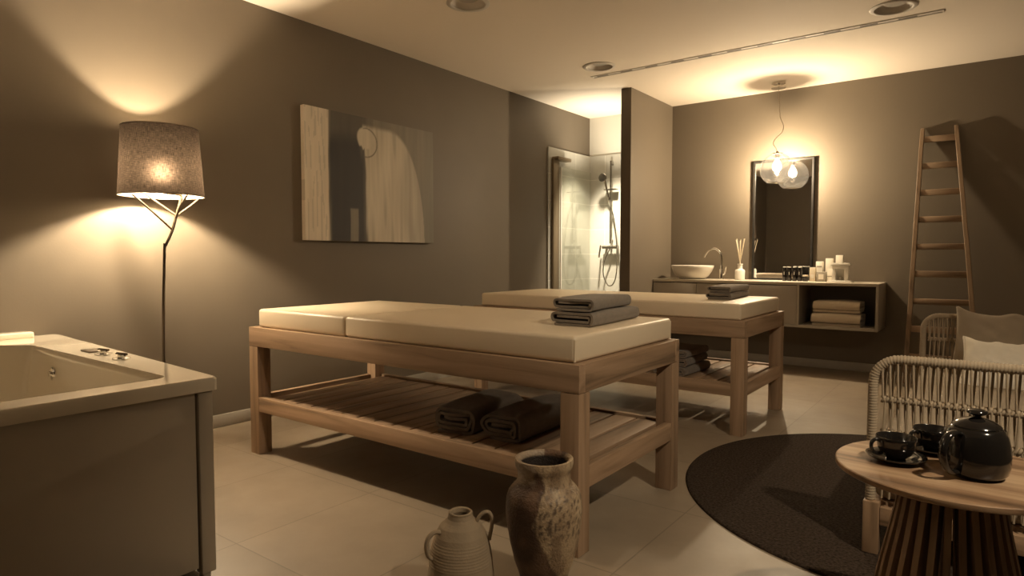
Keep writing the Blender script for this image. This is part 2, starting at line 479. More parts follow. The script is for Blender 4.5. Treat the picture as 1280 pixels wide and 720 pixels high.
towel('dark rolled towel on the lower shelf, right one beside the front leg', 2.245, -2.31, .3045, .20, .50, .115, R(2), M_towel_dark, 3, 6, 'rolled towels on the slatted shelf', .014)
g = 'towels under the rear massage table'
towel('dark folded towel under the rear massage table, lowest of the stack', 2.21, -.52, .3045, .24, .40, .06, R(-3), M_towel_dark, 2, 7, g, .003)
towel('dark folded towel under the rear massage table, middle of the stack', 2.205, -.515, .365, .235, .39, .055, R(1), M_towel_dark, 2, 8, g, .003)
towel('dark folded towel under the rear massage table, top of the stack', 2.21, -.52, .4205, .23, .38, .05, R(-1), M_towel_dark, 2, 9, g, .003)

# ------------------------------------------------------------------ canvas
AY0, AY1, AZ0, AZ1 = -1.917, -.642, 1.186, 2.118
art = thing('canvas_painting', 'large abstract canvas with pale and black brushed vertical bands on left wall', 'painting', (0, 0, 0))
bm = BM(); NU, NV = 210, 150; T = .042
grid = [[bm.verts.new((T, AY0 + (AY1 - AY0) * i / NU, AZ0 + (AZ1 - AZ0) * j / NV)) for j in range(NV + 1)] for i in range(NU + 1)]
for i in range(NU):
    for j in range(NV):
        bm.faces.new((grid[i][j], grid[i + 1][j], grid[i + 1][j + 1], grid[i][j + 1]))
def backside(vs):
    w = [bm.verts.new((.004, v.co.y, v.co.z)) for v in vs]
    for a, b, c, d in zip(vs, vs[1:], w[1:], w): bm.faces.new((a, b, c, d))
backside(grid[0]); backside(grid[-1]); backside([c[0] for c in grid]); backside([c[-1] for c in grid])
cv = obj('painted_canvas', bm, attr_mat('canvas_paint', .6, .15, 500), art)
def ss(a, b, x):
    t = min(1, max(0, (x - a) / (b - a))); return t * t * (3 - 2 * t)
def lerp(a, b, t): return tuple(p + (q - p) * t for p, q in zip(a, b))
def art_col(co):
    u = (co.y - AY0) / (AY1 - AY0); v = (co.z - AZ0) / (AZ1 - AZ0)
    st = noise.noise(Vector((u * 26, v * 1.6, 3))); fi = noise.noise(Vector((u * 70, v * 4, 9)))
    big = noise.noise(Vector((u * 5, v * 3, 1)))
    uu = u + .012 * st + .008 * fi
    c = (.19, .165, .125)
    # right olive field stays; pale strip at left
    pale = (.66, .585, .48)
    c = lerp(c, (.16, .14, .105), ss(.6, .2, v) * .5)
    left = ss(.165, .150, uu)
    # black band
    blk = ss(.160, .185, uu) * ss(.435, .395, uu + .06 * ss(.55, .95, v)) * ss(.86, .72, v + .06 * big)
    c = lerp(c, (.085, .072, .055), ss(.16, .18, uu) * ss(.5, .4, uu))
    c = lerp(c, (.016, .013, .012), blk * (.85 + .15 * st))
    c = lerp(c, (.20, .175, .135), ss(.30, .31, uu) * ss(.37, .36, uu) * ss(.27, .25, v))
    # pale arch
    top = .97 - .05 * ss(.62, .5, u)
    ue = (u - .60) / .315
    archtop = .955 * math.sqrt(max(0, 1 - ue ** 2.2)) if ue > 0 else .955
    edge = ss(.425, .440, uu + .03 * ss(.5, 1, v)) * ss(0, .05, archtop - v)
    tone = lerp((.52, .46, .36), (.36, .315, .245), ss(.70, .84, uu + .1 * big))
    tone = lerp(tone, (.30, .26, .20), ss(.5, .8, .5 + .7 * st) * .7)
    tone = lerp(tone, (.66, .6, .49), ss(.45, .85, .5 + .6 * noise.noise(Vector((u * 11, v * 1.2, 30)))) * .55)
    c = lerp(c, tone, edge)
    c = lerp(c, pale if fi < .2 else (.5, .45, .37), left)
    # pale round patch at the head of the band with a fine drawn ring
    d = math.hypot((u - .425) * 1.37, v - .835)
    c = lerp(c, (.56, .5, .4), ss(.095, .075, d + .02 * fi) * ss(.34, .37, uu))
    c = lerp(c, (.13, .11, .085), ss(.008, .003, abs(math.hypot((u - .43) * 1.37, v - .80) - .115)) * ss(.4, .42, uu) * .8)
    k = 1 + .16 * st + .08 * fi
    return tuple(max(.008, q * k) for q in c)
paint(cv, art_col)
bm = BM(); 
for a in ((AY0 + .004, AY0 + .03, AZ0 + .004, AZ1 - .004), (AY1 - .03, AY1 - .004, AZ0 + .004, AZ1 - .004),
          (AY0 + .03, AY1 - .03, AZ0 + .004, AZ0 + .03), (AY0 + .03, AY1 - .03, AZ1 - .03, AZ1 - .004)):
    box(bm, .002, .036, *a)
obj('stretcher_bars', bm, M_woody, art)

# ------------------------------------------------------------------ floor lamp
LX, LY = .28, -2.985
lamp = thing('floor_lamp', 'branching black floor lamp with grey linen drum shade, beside the bathtub', 'lamp', (LX, LY, 0))
bm = BM(); lathe(bm, [(0, 0), (.135, 0), (.14, .004), (.14, .014), (.135, .018), (.02, .02), (.012, .03), (0, .03)], 48)
obj('base', bm, M_gunmetal, lamp)
# image plane direction at the lamp: the branches fan along the wall (y) and a little out (x)
def P(dy, z, dx=0): return (dx, dy, z)
bm = BM()
tube(bm, smooth_path([P(-.012, .02), P(-.013, .6), P(.005, 1.10), P(.012, 1.13), P(.048, 1.21), P(.075, 1.30), P(.10, 1.385), P(.103, 1.402), P(.09, 1.412), P(.03, 1.416), P(0, 1.418)], 6), .0075, 10)
obj('pole', bm, M_steel_dark, lamp)
for pts in ([P(.052, 1.215), P(-.05, 1.30, .02), P(-.162, 1.393, .03)], [P(.075, 1.295), P(.02, 1.35, -.05), P(-.04, 1.41, -.10)], [P(.075, 1.295), P(.14, 1.35, .02), P(.19, 1.396, .03)], [P(.07, 1.28), P(.06, 1.34, .07), P(.05, 1.396, .17)]):
    bm = BM(); tube(bm, pts, .0055, 8); obj('branch', bm, M_steel_dark, lamp)
# shade: woven cloth that lets lamplight through
m, nt, b, N, L = new_mat('lamp_linen'); N.remove(b)
tc = N.new('ShaderNodeTexCoord'); sp = N.new('ShaderNodeSeparateXYZ'); L.new(tc.outputs['Object'], sp.inputs[0])
at2 = N.new('ShaderNodeMath'); at2.operation = 'ARCTAN2'; L.new(sp.outputs[1], at2.inputs[0]); L.new(sp.outputs[0], at2.inputs[1])
def weave(su, sv):
    cb = N.new('ShaderNodeCombineXYZ')
    a = N.new('ShaderNodeMath'); a.operation = 'MULTIPLY'; a.inputs[1].default_value = su; L.new(at2.outputs[0], a.inputs[0])
    c = N.new('ShaderNodeMath'); c.operation = 'MULTIPLY'; c.inputs[1].default_value = sv; L.new(sp.outputs[2], c.inputs[0])
    L.new(a.outputs[0], cb.inputs[0]); L.new(c.outputs[0], cb.inputs[1])
    n = N.new('ShaderNodeTexNoise'); n.inputs['Scale'].default_value = 1; n.inputs['Detail'].default_value = 3; L.new(cb.outputs[0], n.inputs['Vector'])
    return n
n1, n2 = weave(9, 300), weave(62, 34)
av = N.new('ShaderNodeMath'); av.operation = 'ADD'; L.new(n1.outputs['Fac'], av.inputs[0]); L.new(n2.outputs['Fac'], av.inputs[1])
rp = N.new('ShaderNodeMapRange'); rp.inputs['From Min'].default_value = .75; rp.inputs['From Max'].default_value = 1.3
rp.inputs['To Min'].default_value = .35; rp.inputs['To Max'].default_value = 1.5; L.new(av.outputs[0], rp.inputs['Value'])
def scaled(col):
    v = N.new('ShaderNodeVectorMath'); v.operation = 'SCALE'; v.inputs[0].default_value = col; L.new(rp.outputs[0], v.inputs['Scale']); return v
df = N.new('ShaderNodeBsdfDiffuse'); L.new(scaled((.030, .022, .018)).outputs[0], df.inputs[0])
tl = N.new('ShaderNodeBsdfTranslucent'); L.new(scaled((.0065, .0047, .0034)).outputs[0], tl.inputs[0])
ge = N.new('ShaderNodeNewGeometry'); mc = N.new('ShaderNodeMix'); mc.data_type = 'RGBA'
L.new(ge.outputs['Backfacing'], mc.inputs['Factor']); mc.inputs['B'].default_value = (.42, .38, .32, 1)
L.new(df.inputs[0].links[0].from_socket, mc.inputs['A']); L.new(mc.outputs['Result'], df.inputs[0])
mx = N.new('ShaderNodeMixShader'); mx.inputs[0].default_value = .45
rf = N.new('ShaderNodeBsdfRefraction'); rf.inputs['IOR'].default_value = 1.3; rf.inputs['Roughness'].default_value = 1.0; L.new(scaled((.0035, .0025, .0018)).outputs[0], rf.inputs['Color'])
ad_ = N.new('ShaderNodeAddShader'); L.new(tl.outputs[0], ad_.inputs[0]); L.new(rf.outputs[0], ad_.inputs[1])
L.new(df.outputs[0], mx.inputs[1]); L.new(ad_.outputs[0], mx.inputs[2]); L.new(mx.outputs[0], N['Material Output'].inputs[0])
M_linen = m
M_liner = mat('shade_liner', (.8, .74, .62), .7)
bm = BM(); S0, S1 = 1.396, 1.755; n = 12
lathe(bm, [(.208 + (.185 - .208) * i / n, S0 + (S1 - S0) * i / n) for i in range(n + 1)], 72)
sh = obj('lamp_shade', bm, M_linen, lamp)
for r_, z_ in ((.208, S0), (.185, S1)):
    bm = BM(); tube(bm, [(r_ * math.cos(2 * PI * k / 64), r_ * math.sin(2 * PI * k / 64), z_) for k in range(64)], .0028, 8, closed=True)
    obj('shade_rim', bm, M_steel_dark, sh)
bm = BM()
for k in range(3):
    a = 2 * PI * k / 3 + .4; tube(bm, [(.018 * math.cos(a), .018 * math.sin(a), 1.44), (.205 * math.cos(a), .205 * math.sin(a), 1.402)], .002, 6)
obj('shade_spider', bm, M_steel_dark, lamp)
bm = BM(); lathe(bm, [(0, 1.416), (.018, 1.416), (.02, 1.43), (.02, 1.462), (.016, 1.468), (0, 1.468)], 24); obj('socket', bm, M_white, lamp)
bm = BM(); lathe(bm, [(.013, 1.468), (.016, 1.48), (.03, 1.51), (.032, 1.525), (.025, 1.55), (0, 1.558)], 24); bl = obj('bulb', bm, M_bulb, lamp)

# ------------------------------------------------------------------ bathtub
tub = thing('bathtub', 'glossy beige corner bathtub with flat panel front, at the left edge', 'bathtub', (0, 0, 0))
TX, TY, TZ = 1.82, -3.53, .675
bm = BM()
outer = [(1.82, -3.53), (.02, -3.405), (.02, -5.2), (1.82, -5.2)]
def rnd(poly, rads, n=6):
    out = []; m_ = len(poly)
    for i in range(m_):
        p = Vector(poly[i]); a = (Vector(poly[i - 1]) - p).normalized(); c = (Vector(poly[(i + 1) % m_]) - p).normalized()
        r = rads[i]; ang = a.angle(c); dd = r / math.tan(ang / 2); ce = p + (a + c).normalized() * (r / math.sin(ang / 2))
        s = p + a * dd; e = p + c * dd
        a0 = math.atan2(s.y - ce.y, s.x - ce.x); a1 = math.atan2(e.y - ce.y, e.x - ce.x)
        d = (a1 - a0 + PI) % (2 * PI) - PI
        for k in range(n + 1):
            t = a0 + d * k / n; out.append((ce.x + r * math.cos(t), ce.y + r * math.sin(t)))
    return out
inner = [(1.705, -3.632), (.42, -3.632), (.27, -3.76), (.27, -5.02), (1.705, -5.02)]
IN = rnd(inner, [.05, .10, .10, .12, .12])
OU = rnd(outer, [.018, .018, .018, .018])
def scale_poly(poly, d):
    cx = sum(p[0] for p in poly) / len(poly); cy = sum(p[1] for p in poly) / len(poly)
    res = []
    for x, y in poly:
        v_ = Vector((x - cx, y - cy)); l_ = v_.length
        sx = 1 - d / .72; sy = 1 - d / .7
        res.append((cx + v_.x * sx, cy + v_.y * sy))
    return res
def loop(poly, z): return [bm.verts.new((x, y, z)) for x, y in poly]
def wall_(a, b):
    k = len(a)
    for i in range(k): bm.faces.new((a[i], a[(i + 1) % k], b[(i + 1) % k], b[i]))
def off_out(poly, d):
    return scale_poly(poly, -d)
lo = loop(OU, .632); l1 = loop(OU, TZ - .006); l2 = loop(scale_poly(OU, .004), TZ)
wall_(lo, l1); wall_(l1, l2)
li = loop(IN, TZ); 
e = [bm.edges.get((l2[i], l2[(i + 1) % len(l2)])) for i in range(len(l2))] + [bm.edges.new((li[i], li[(i + 1) % len(li)])) for i in range(len(li))]
bmesh.ops.triangle_fill(bm, use_beauty=True, use_dissolve=False, edges=e)
prev = li
for d_, z_ in ((.006, TZ - .008), (.012, TZ - .03), (.05, .45), (.09, .27), (.13, .215), (.19, .195)):
    cur = loop(scale_poly(IN, d_), z_); wall_(prev, cur); prev = cur
bm.faces.new(prev)
lb = loop(scale_poly(OU, .03), .632); wall_(lo, lb)
obj('tub_shell', bm, M_acrylic, tub, 40)
bm = BM(); box(bm, 1.772, 1.803, -5.14, -3.600, .045, .630, .003); obj('front_panel', bm, M_panel, tub)
bm = BM(); box(bm, 1.768, 1.812, -3.594, -3.545, .022, .630, .006); box(bm, 1.772, 1.80, -3.585, -3.56, 0, .022); obj('corner_post', bm, M_panel, tub)
bm = BM(); prism(bm, [(1.77, -3.562), (.04, -3.442), (.04, -3.462), (1.77, -3.582)], .03, .63); obj('rear_panel', bm, M_panel, tub)
bm = BM(); box(bm, 1.70, 1.764, -5.10, -3.66, 0, .04); box(bm, .1, 1.69, -3.66, -3.60, 0, .04); obj('plinth', bm, M_gunmetal, tub)
bm = BM(); box(bm, .004, .11, -5.1, -3.53, TZ - .002, TZ + .028, .008, 3); obj('wall_ledge', bm, M_acrylic, tub)
bm = BM(); box(bm, .80, .90, -3.575, -3.515, TZ, TZ + .006, .002); obj('control_pad', bm, M_steel_dark, tub)
for kx, ky in ((.985, -3.557), (1.165, -3.562)):
    bm = BM(); lathe(bm, [(0, TZ), (.032, TZ), (.032, TZ + .004), (.014, TZ + .007), (.014, TZ + .016), (.0, TZ + .018)], 28, (kx, ky, 0))
    kb = obj('air_knob', bm, M_chrome, tub)
    bm = BM(); tube(bm, [(kx - .03, ky - .004, TZ + .017), (kx + .032, ky + .006, TZ + .02)], [.007, .005], 10); obj('lever', bm, M_chrome, kb)
for jx, jz in ((.72, .58), (1.52, .60)):
    bm = BM(); lathe(bm, [(0, .012), (.012, .012), (.014, .006), (.026, .004), (.028, 0)], 24, (jx, -3.653, jz), 'y'); obj('jet', bm, M_chrome, tub)

# ------------------------------------------------------------------ clay jug and glazed vase
VX, VY = 2.765, -3.0
vase = thing('glazed_vase', 'tall weathered clay vase with dripping pale glaze, before the front bed leg', 'vase', (VX, VY, 0))
prof = [(.0, 0), (.058, 0), (.062, .008), (.068, .045), (.080, .09), (.094, .13), (.108, .19), (.116, .245), (.119, .290), (.1175, .322), (.111, .344), (.099, .360), (.088, .370), (.0825, .384), (.0815, .400), (.084, .413), (.0895, .422), (.0915, .435), (.090, .447), (.084, .449), (.077, .445), (.0735, .435), (.071, .40), (.08, .36), (.1, .30), (.1, .2), (.07, .06), (0, .03)]
P2 = []
for (r0, z0), (r1, z1) in zip(prof, prof[1:]):
    k = max(1, int(math.hypot(r1 - r0, z1 - z0) / .006))
    for i in range(k): P2.append((r0 + (r1 - r0) * i / k, z0 + (z1 - z0) * i / k))
P2.append(prof[-1])
bm = BM(); lathe(bm, P2, 110)
for v_ in bm.verts:
    q = Vector((v_.co.x * 9, v_.co.y * 9, v_.co.z * 9)); k = 1 + .012 * noise.noise(q) + .006 * noise.noise(q * 5)
    v_.co.x *= k; v_.co.y *= k
vb = obj('vase_body', bm, attr_mat('vase_glaze', .5, .6, 140), vase, 60)
view = math.atan2(-4.639 - VY, 3.865 - VX)
def vase_col(co):
    a = (math.atan2(co.y, co.x) - view + PI) % (2 * PI) - PI      # 0 = towards the room; positive = right
    s = noise.noise(Vector((co.x * 20, co.y * 20, co.z * 20))); f = noise.noise(Vector((co.x * 130, co.y * 130, co.z * 65))); sm = noise.noise(Vector((co.x * 28, co.y * 28, co.z * 9 + 4)))
    brown = lerp((.066, .036, .023), (.145, .085, .052), ss(-.3, .5, s))
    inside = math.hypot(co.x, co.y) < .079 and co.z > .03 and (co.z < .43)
    z = co.z
    c = lerp(brown, (.34, .26, .185), ss(.365, .395, z + .03 * s) * ss(-.25, -.5, a + .4 * s - .5 * (z - .4)))
    kz = [(0, .9), (.09, .7), (.14, .25), (.20, -.05), (.27, -.25), (.33, -.15), (.38, .05), (.41, -.1), (.46, -.3)]
    edge = .9
    for (za, ea), (zb_, eb) in zip(kz, kz[1:]):
        if za <= z <= zb_: edge = ea + (eb - ea) * (z - za) / (zb_ - za)
    edge += .14 * s
    g_ = ss(-.04, .04, a - edge) * ss(2.2, 1.9, a) * ss(.085, .10, z + .02 * s) 
    glaze = lerp((.40, .295, .185), (.24, .165, .10), ss(-.1, .45, sm))
    glaze = lerp(glaze, (.48, .37, .24), ss(.15, .6, s))
    speck = ss(.08, .26, f) * ss(.20, .27, z) * ss(.365, .325, z) + .6 * ss(.25, .4, f) * ss(.10, .2, z)
    speck = min(1, speck)
    glaze = lerp(glaze, (.075, .05, .036), speck * .85)
    c = lerp(c, glaze, g_)
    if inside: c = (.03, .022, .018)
    return c
paint(vb, vase_col)

JX, JY = 2.553, -3.153
jug = thing('clay_jug', 'small tan ribbed clay jug with two ear handles, left of the tall vase', 'jug', (JX, JY, 0))
jp = [(0, 0), (.092, 0), (.099, .006), (.104, .05), (.1035, .085), (.100, .125), (.092, .168), (.079, .208), (.064, .233), (.048, .247), (.0405, .256), (.037, .268), (.0375, .274), (.034, .2765), (.029, .274), (.027, .262), (.034, .245), (.06, .22), (.08, .16), (.085, .02), (0, .012)]
J2 = []
for (r0, z0), (r1, z1) in zip(jp, jp[1:]):
    k = max(1, int(math.hypot(r1 - r0, z1 - z0) / .0016))
    for i in range(k):
        z = z0 + (z1 - z0) * i / k; r = r0 + (r1 - r0) * i / k
        if r > .075 and z > .02: r += .0006 * max(0, math.sin(z * 2 * PI / .0085)) * (ss(.115, .12, z) * ss(.20, .19, z) + ss(.09, .085, z))
        J2.append((r, z))
J2.append(jp[-1])
bm = BM(); lathe(bm, J2, 64); obj('jug_body', bm, M_clay, jug, 60)
vj = math.atan2(-4.639 - JY, 3.865 - JX)
def jh(ang, pts, w):
    c, s = math.cos(ang), math.sin(ang)
    return tube(bm, smooth_path([(r * c, r * s, z) for r, z in pts], 8), w, 12, flat=.7)
bm = BM(); jh(vj - 1.15, [(.070, .222), (.088, .226), (.108, .212), (.115, .185), (.108, .155), (.092, .142)], .0095); obj('handle', bm, M_clay, jug)
bm = BM(); jh(vj + 1.5, [(.050, .244), (.066, .266), (.086, .272), (.098, .256), (.098, .23), (.090, .185)], .0085); obj('handle', bm, M_clay, jug)

# ------------------------------------------------------------------ rug
bm = BM(); RX, RY, RR = 3.683, -1.312, 1.044
lathe(bm, [(0, .011), (RR * .5, .011), (RR - .012, .011), (RR - .004, .009), (RR, .005), (RR, 0.0005), (0, .0005)], 120)
tag(obj('round_rug', bm, M_rug, None, 50, (RX, RY, 0)), 'round dark woven rug on the tiled floor under the sofa', 'rug')

# ------------------------------------------------------------------ washbasin counter
cn = thing('vanity_counter', 'wall-hung grey counter with drawers and open niche on the back wall', 'counter', (0, 0, 0))
CX0, CX1, CY0, CZ0, CZ1 = 1.036, 3.10, 1.600, .425, .838
bm = BM()
box(bm, CX0, CX1, CY0, YB - .002, CZ1 - .026, CZ1, .002); obj('countertop', bm, mat('counter_lacquer_lit_top', (.52, .46, .375), .35), cn)  # same lacquer as the fronts, pendant light on top put into its colour
bm = BM()
box(bm, CX1 - .022, CX1, CY0 + .002, YB - .002, CZ0, CZ1 - .0265, .0015); box(bm, 2.445, 2.465, CY0 + .002, YB - .002, CZ0 + .024, CZ1 - .0265)
box(bm, CX0, CX1 - .0225, CY0 + .002, YB - .002, CZ0, CZ0 + .023, .0015); box(bm, CX0, CX0 + .02, CY0 + .022, YB - .002, CZ0 + .0235, CZ1 - .0265)
obj('carcass', bm, M_counter, cn)
bm = BM(); box(bm, 2.466, CX1 - .0225, YB - .02, YB - .004, CZ0 + .024, CZ1 - .027); obj('niche_back', bm, M_niche, cn)
for x0, x1 in ((CX0 + .003, 1.498), (1.502, 2.443)):
    bm = BM(); box(bm, x0, x1, CY0 + .004, CY0 + .022, CZ0 + .026, CZ1 - .034, .0015)
    dd = obj('drawer', bm, M_counter, cn)
# cream towels in the niche
gg = 'cream towels in the counter niche'
def niche_towel(label, z, h, w, seed):
    o = obj('folded_towel', towel_mesh(.30, w, h, 2, seed, .006), M_cream_towel, None, 50, (2.765, 1.765, z), (0, 0, R(90)))
    return tag(o, label, 'towel', gg)
niche_towel('cream folded towel in the counter niche, lower of two', CZ0 + .0235, .12, .395, 11)
niche_towel('cream folded towel in the counter niche, upper of two', CZ0 + .1475, .105, .375, 12)

# basin, tap
bm = BM()
bz = [(0, .0), (.10, .0), (.125, .004), (.165, .035), (.195, .08), (.212, .12), (.2165, .138), (.214, .142), (.209, .140), (.19, .09), (.15, .04), (.09, .022), (0, .02)]
lathe(bm, bz, 64)
tag(obj('vessel_basin', bm, M_white, None, 60, (1.372, 1.83, CZ1)), 'round white vessel basin on the left end of the counter', 'basin')
tap = thing('basin_tap', 'chrome tap with a tall curved spout beside the vessel basin', 'tap', (1.668, 1.85, CZ1), R(0))
bm = BM(); lathe(bm, [(0, 0), (.024, 0), (.024, .006), (.019, .01), (.019, .10), (.015, .108), (0, .108)], 28); obj('body', bm, M_chrome, tap)
bm = BM(); tube(bm, smooth_path([(0, 0, .10), (0, 0, .2), (-.01, -.002, .265), (-.045, -.004, .305), (-.085, -.006, .315), (-.13, -.008, .295), (-.165, -.010, .25), (-.175, -.011, .225)], 6), .0105, 12); obj('spout', bm, M_chrome, tap)
bm = BM(); tube(bm, [(.018, 0, .05), (.035, -.004, .065), (.05, -.006, .13)], [.009, .008, .006], 10); obj('lever', bm, M_chrome, tap)

# reed diffuser
dfz = thing('reed_diffuser', 'white reed diffuser bottle with fanned sticks on the counter', 'diffuser', (1.853, 1.85, CZ1))
bm = BM(); lathe(bm, [(0, 0), (.044, 0), (.048, .005), (.048, .092), (.042, .103), (.026, .108), (.024, .112), (.024, .15), (.027, .152), (.027, .162), (.02, .162), (.018, .11), (0, .11)], 36); obj('bottle', bm, M_white, dfz)
for i in range(8):
    a = 2 * PI * i / 8 + .3; r = .055 if i % 2 else .035
    bm = BM(); tube(bm, [(-.012 * math.cos(a), -.012 * math.sin(a), .115), (r * math.cos(a), r * math.sin(a) * .7, .40 + .012 * math.sin(i * 2.1))], .0032, 6); obj('reed', bm, M_reed, dfz)

# mirror
mr = thing('wall_mirror', 'tall black-framed mirror standing on the counter against the back wall', 'mirror', (0, 0, 0))
MX0, MX1, MZ0, MZ1 = 1.913, 2.478, CZ1 + .001, 2.022
bm = BM()
for a in ((MX0, MX0 + .018, MZ0, MZ1), (MX1 - .018, MX1, MZ0, MZ1), (MX0 + .018, MX1 - .018, MZ0, MZ0 + .018), (MX0 + .018, MX1 - .018, MZ1 - .018, MZ1)):
    box(bm, a[0], a[1], 2.032, YB - .002, a[2], a[3])
obj('frame', bm, M_frame_black, mr)
bm = BM(); box(bm, MX0 + .018, MX1 - .018, 2.046, 2.052, MZ0 + .018, MZ1 - .018); obj('mirror_glass', bm, M_mirror, mr)

# small dark bottles
def bottle(label, x, y):
    t = thing('small_bottle', label, 'bottle', (x, y, CZ1), group='dark bottles before the mirror'); return t
bt = [(2.278, 1.84, 'first from left in front row'), (2.323, 1.84, 'second from left in front row'), (2.368, 1.84, 'third from left in front row'), (2.413, 1.84, 'fourth from left in front row'),
      (2.297, 1.905, 'leftmost of the rear row'), (2.352, 1.905, 'middle of the rear row'), (2.407, 1.905, 'right one of the rear row')]
for i, (x, y, w) in enumerate(bt):
    lab = 'small black bottle with white cap before the mirror, ' + w
    if i == 0:
        b0 = bottle(lab, x, y)
        bm = BM(); lathe(bm, [(0, 0), (.018, 0), (.0195, .003), (.0195, .098), (.014, .106), (.014, .112), (0, .112)], 24); obj('bottle_body', bm, M_bottle, b0)
        bm = BM(); lathe(bm, [(.0145, .108), (.0165, .109), (.0165, .127), (.015, .129), (0, .129)], 20); obj('cap', bm, M_bottle, b0)
        bm = BM(); lathe(bm, [(.0, .1295), (.0145, .1295), (.0155, .131), (.0145, .137), (0, .138)], 20); obj('cap_top', bm, M_white, b0)
        bm = BM(); box(bm, -.002, .002, -.0200, -.0185, .060, .088); obj('label_mark', bm, M_carton, b0)
    else: dup(b0, (x, y, CZ1), 0, lab)
jr = thing('cosmetic_jar', 'low dark jar with pale lid beside the row of black bottles', 'jar', (2.462, 1.85, CZ1))
bm = BM(); lathe(bm, [(0, 0), (.022, 0), (.024, .003), (.024, .045), (0, .045)], 24); obj('jar_body', bm, M_bottle, jr)
bm = BM(); lathe(bm, [(.0, .045), (.025, .045), (.025, .06), (0, .062)], 24); obj('lid', bm, M_carton2, jr)

# white cartons
def carton(label, x0, x1, y0, d, h, m, face=None):
    t = thing('cosmetic_carton', label, 'box', ((x0 + x1) / 2, y0 + d / 2, CZ1), group='cosmetic cartons right of the mirror')
    w = (x1 - x0) / 2; bm = BM(); box(bm, -w, w, -d / 2, d / 2, 0, h, .0012); obj('carton', bm, m, t)
    bm = BM(); box(bm, -w + .003, w - .003, -d / 2 + .003, d / 2 - .003, h, h + .0012); obj('top_flap', bm, M_carton, t)
    if face:
        bm = BM(); box(bm, -w * face[0], w * face[0], -d / 2 - .0012, -d / 2 - .0002, h * face[1], h * face[2]); obj('label_panel', bm, face[3], t)
carton('slim cream carton at left of the cosmetics group', 2.497, 2.548, 1.85, .05, .130, M_carton2, (.6, .25, .5, M_carton))
carton('white carton behind the slim cream carton', 2.535, 2.595, 1.925, .05, .186, M_carton, (.7, .72, .78, M_grey))
carton('squat grey carton with square pale label among the cosmetics', 2.560, 2.640, 1.83, .06, .090, M_grey, (.55, .25, .78, M_carton))
carton('plain white carton standing behind the squat grey one', 2.616, 2.676, 1.935, .05, .215, M_carton)
carton('small white carton with grey band left of the house-shaped burner', 2.650, 2.708, 1.845, .05, .118, M_carton, (1.0, .40, .47, M_grey))
carton('tallest white carton at the back of the cosmetics group', 2.700, 2.760, 1.945, .05, .245, M_carton, (1.0, .60, .64, M_carton2))
tr = thing('aroma_burner', 'white arch-shaped aroma burner on a flat tray at right of counter items', 'burner', (2.770, 1.79, CZ1))
bm = BM(); box(bm, -.10, .10, -.06, .07, 0, .012, .004); box(bm, -.085, .085, -.045, .055, .0121, .018, .002); obj('tray', bm, M_white, tr)
bm = BM()
box(bm, -.066, -.035, -.03, .04, .0182, .12, .002); box(bm, .035, .066, -.03, .04, .0182, .12, .002)
box(bm, -.066, .066, -.03, .04, .1202, .152, .002); box(bm, -.034, .034, .03, .04, .0182, .12)
obj('burner_body', bm, M_white, tr)
bm = BM(); box(bm, -.078, .078, -.04, .05, .1522, .168, .003); box(bm, -.07, .07, -.034, .044, .1682, .176, .002); obj('burner_top', bm, M_white, tr)
bm = BM(); lathe(bm, [(0, .0182), (.02, .0182), (.02, .05), (0, .052)], 20, (0, 0, 0)); obj('tealight', bm, M_grey, tr)

# ------------------------------------------------------------------ pendant
PX, PY, PZ = 2.212, 1.75, 1.895
pd = thing('pendant_lamp', 'clear glass globe pendant with wavy cord hanging before the mirror', 'lamp', (PX, PY, 0))
bm = BM(); lathe(bm, [(0, 2.7), (.06, 2.7), (.06, 2.688), (.012, 2.686), (.012, 2.662), (.065, 2.66), (.066, 2.648), (.03, 2.646), (0, 2.646)], 40); obj('ceiling_rose', bm, M_chrome, pd)
bm = BM(); tube(bm, smooth_path([(0, 0, 2.646), (.006, 0, 2.55), (.018, 0, 2.40), (.032, 0, 2.345), (.052, 0, 2.29), (.038, 0, 2.235), (-.020, 0, 2.18), (-.036, 0, 2.135), (-.012, 0, 2.09), (0, 0, 2.055)], 7), .0032, 8); obj('cord', bm, mat('cord_cloth', (.35, .3, .24), .7), pd)
bm = BM(); GR = .152; pr = []
for i in range(25):
    t = PI * (.075 + (.815 - .075) * i / 24); pr.append((GR * math.sin(t), PZ + GR * math.cos(t)))
lathe(bm, pr, 56); obj('glass_globe', bm, M_glass, pd)
bm = BM(); lathe(bm, [(0, 2.062), (.010, 2.062), (.014, 2.050), (.050, 2.042), (.052, 2.034), (.022, 2.030), (.021, 2.0), (0, 2.0)], 28); obj('lamp_holder', bm, M_steel_dark, pd)
bm = BM(); lathe(bm, [(.014, 2.001), (.016, 1.985), (.034, 1.95), (.042, 1.92), (.036, 1.89), (.02, 1.876), (0, 1.872)], 28); obj('bulb', bm, M_bulb, pd)
bm = BM()
for k in range(4):
    a = PI / 2 * k; tube(bm, [(.006 * math.cos(a), .006 * math.sin(a), 1.985), (.016 * math.cos(a), .016 * math.sin(a), 1.91)], .0016, 6)
obj('filament', bm, emis('filament_glow', (1, .72, .38), 160), pd)

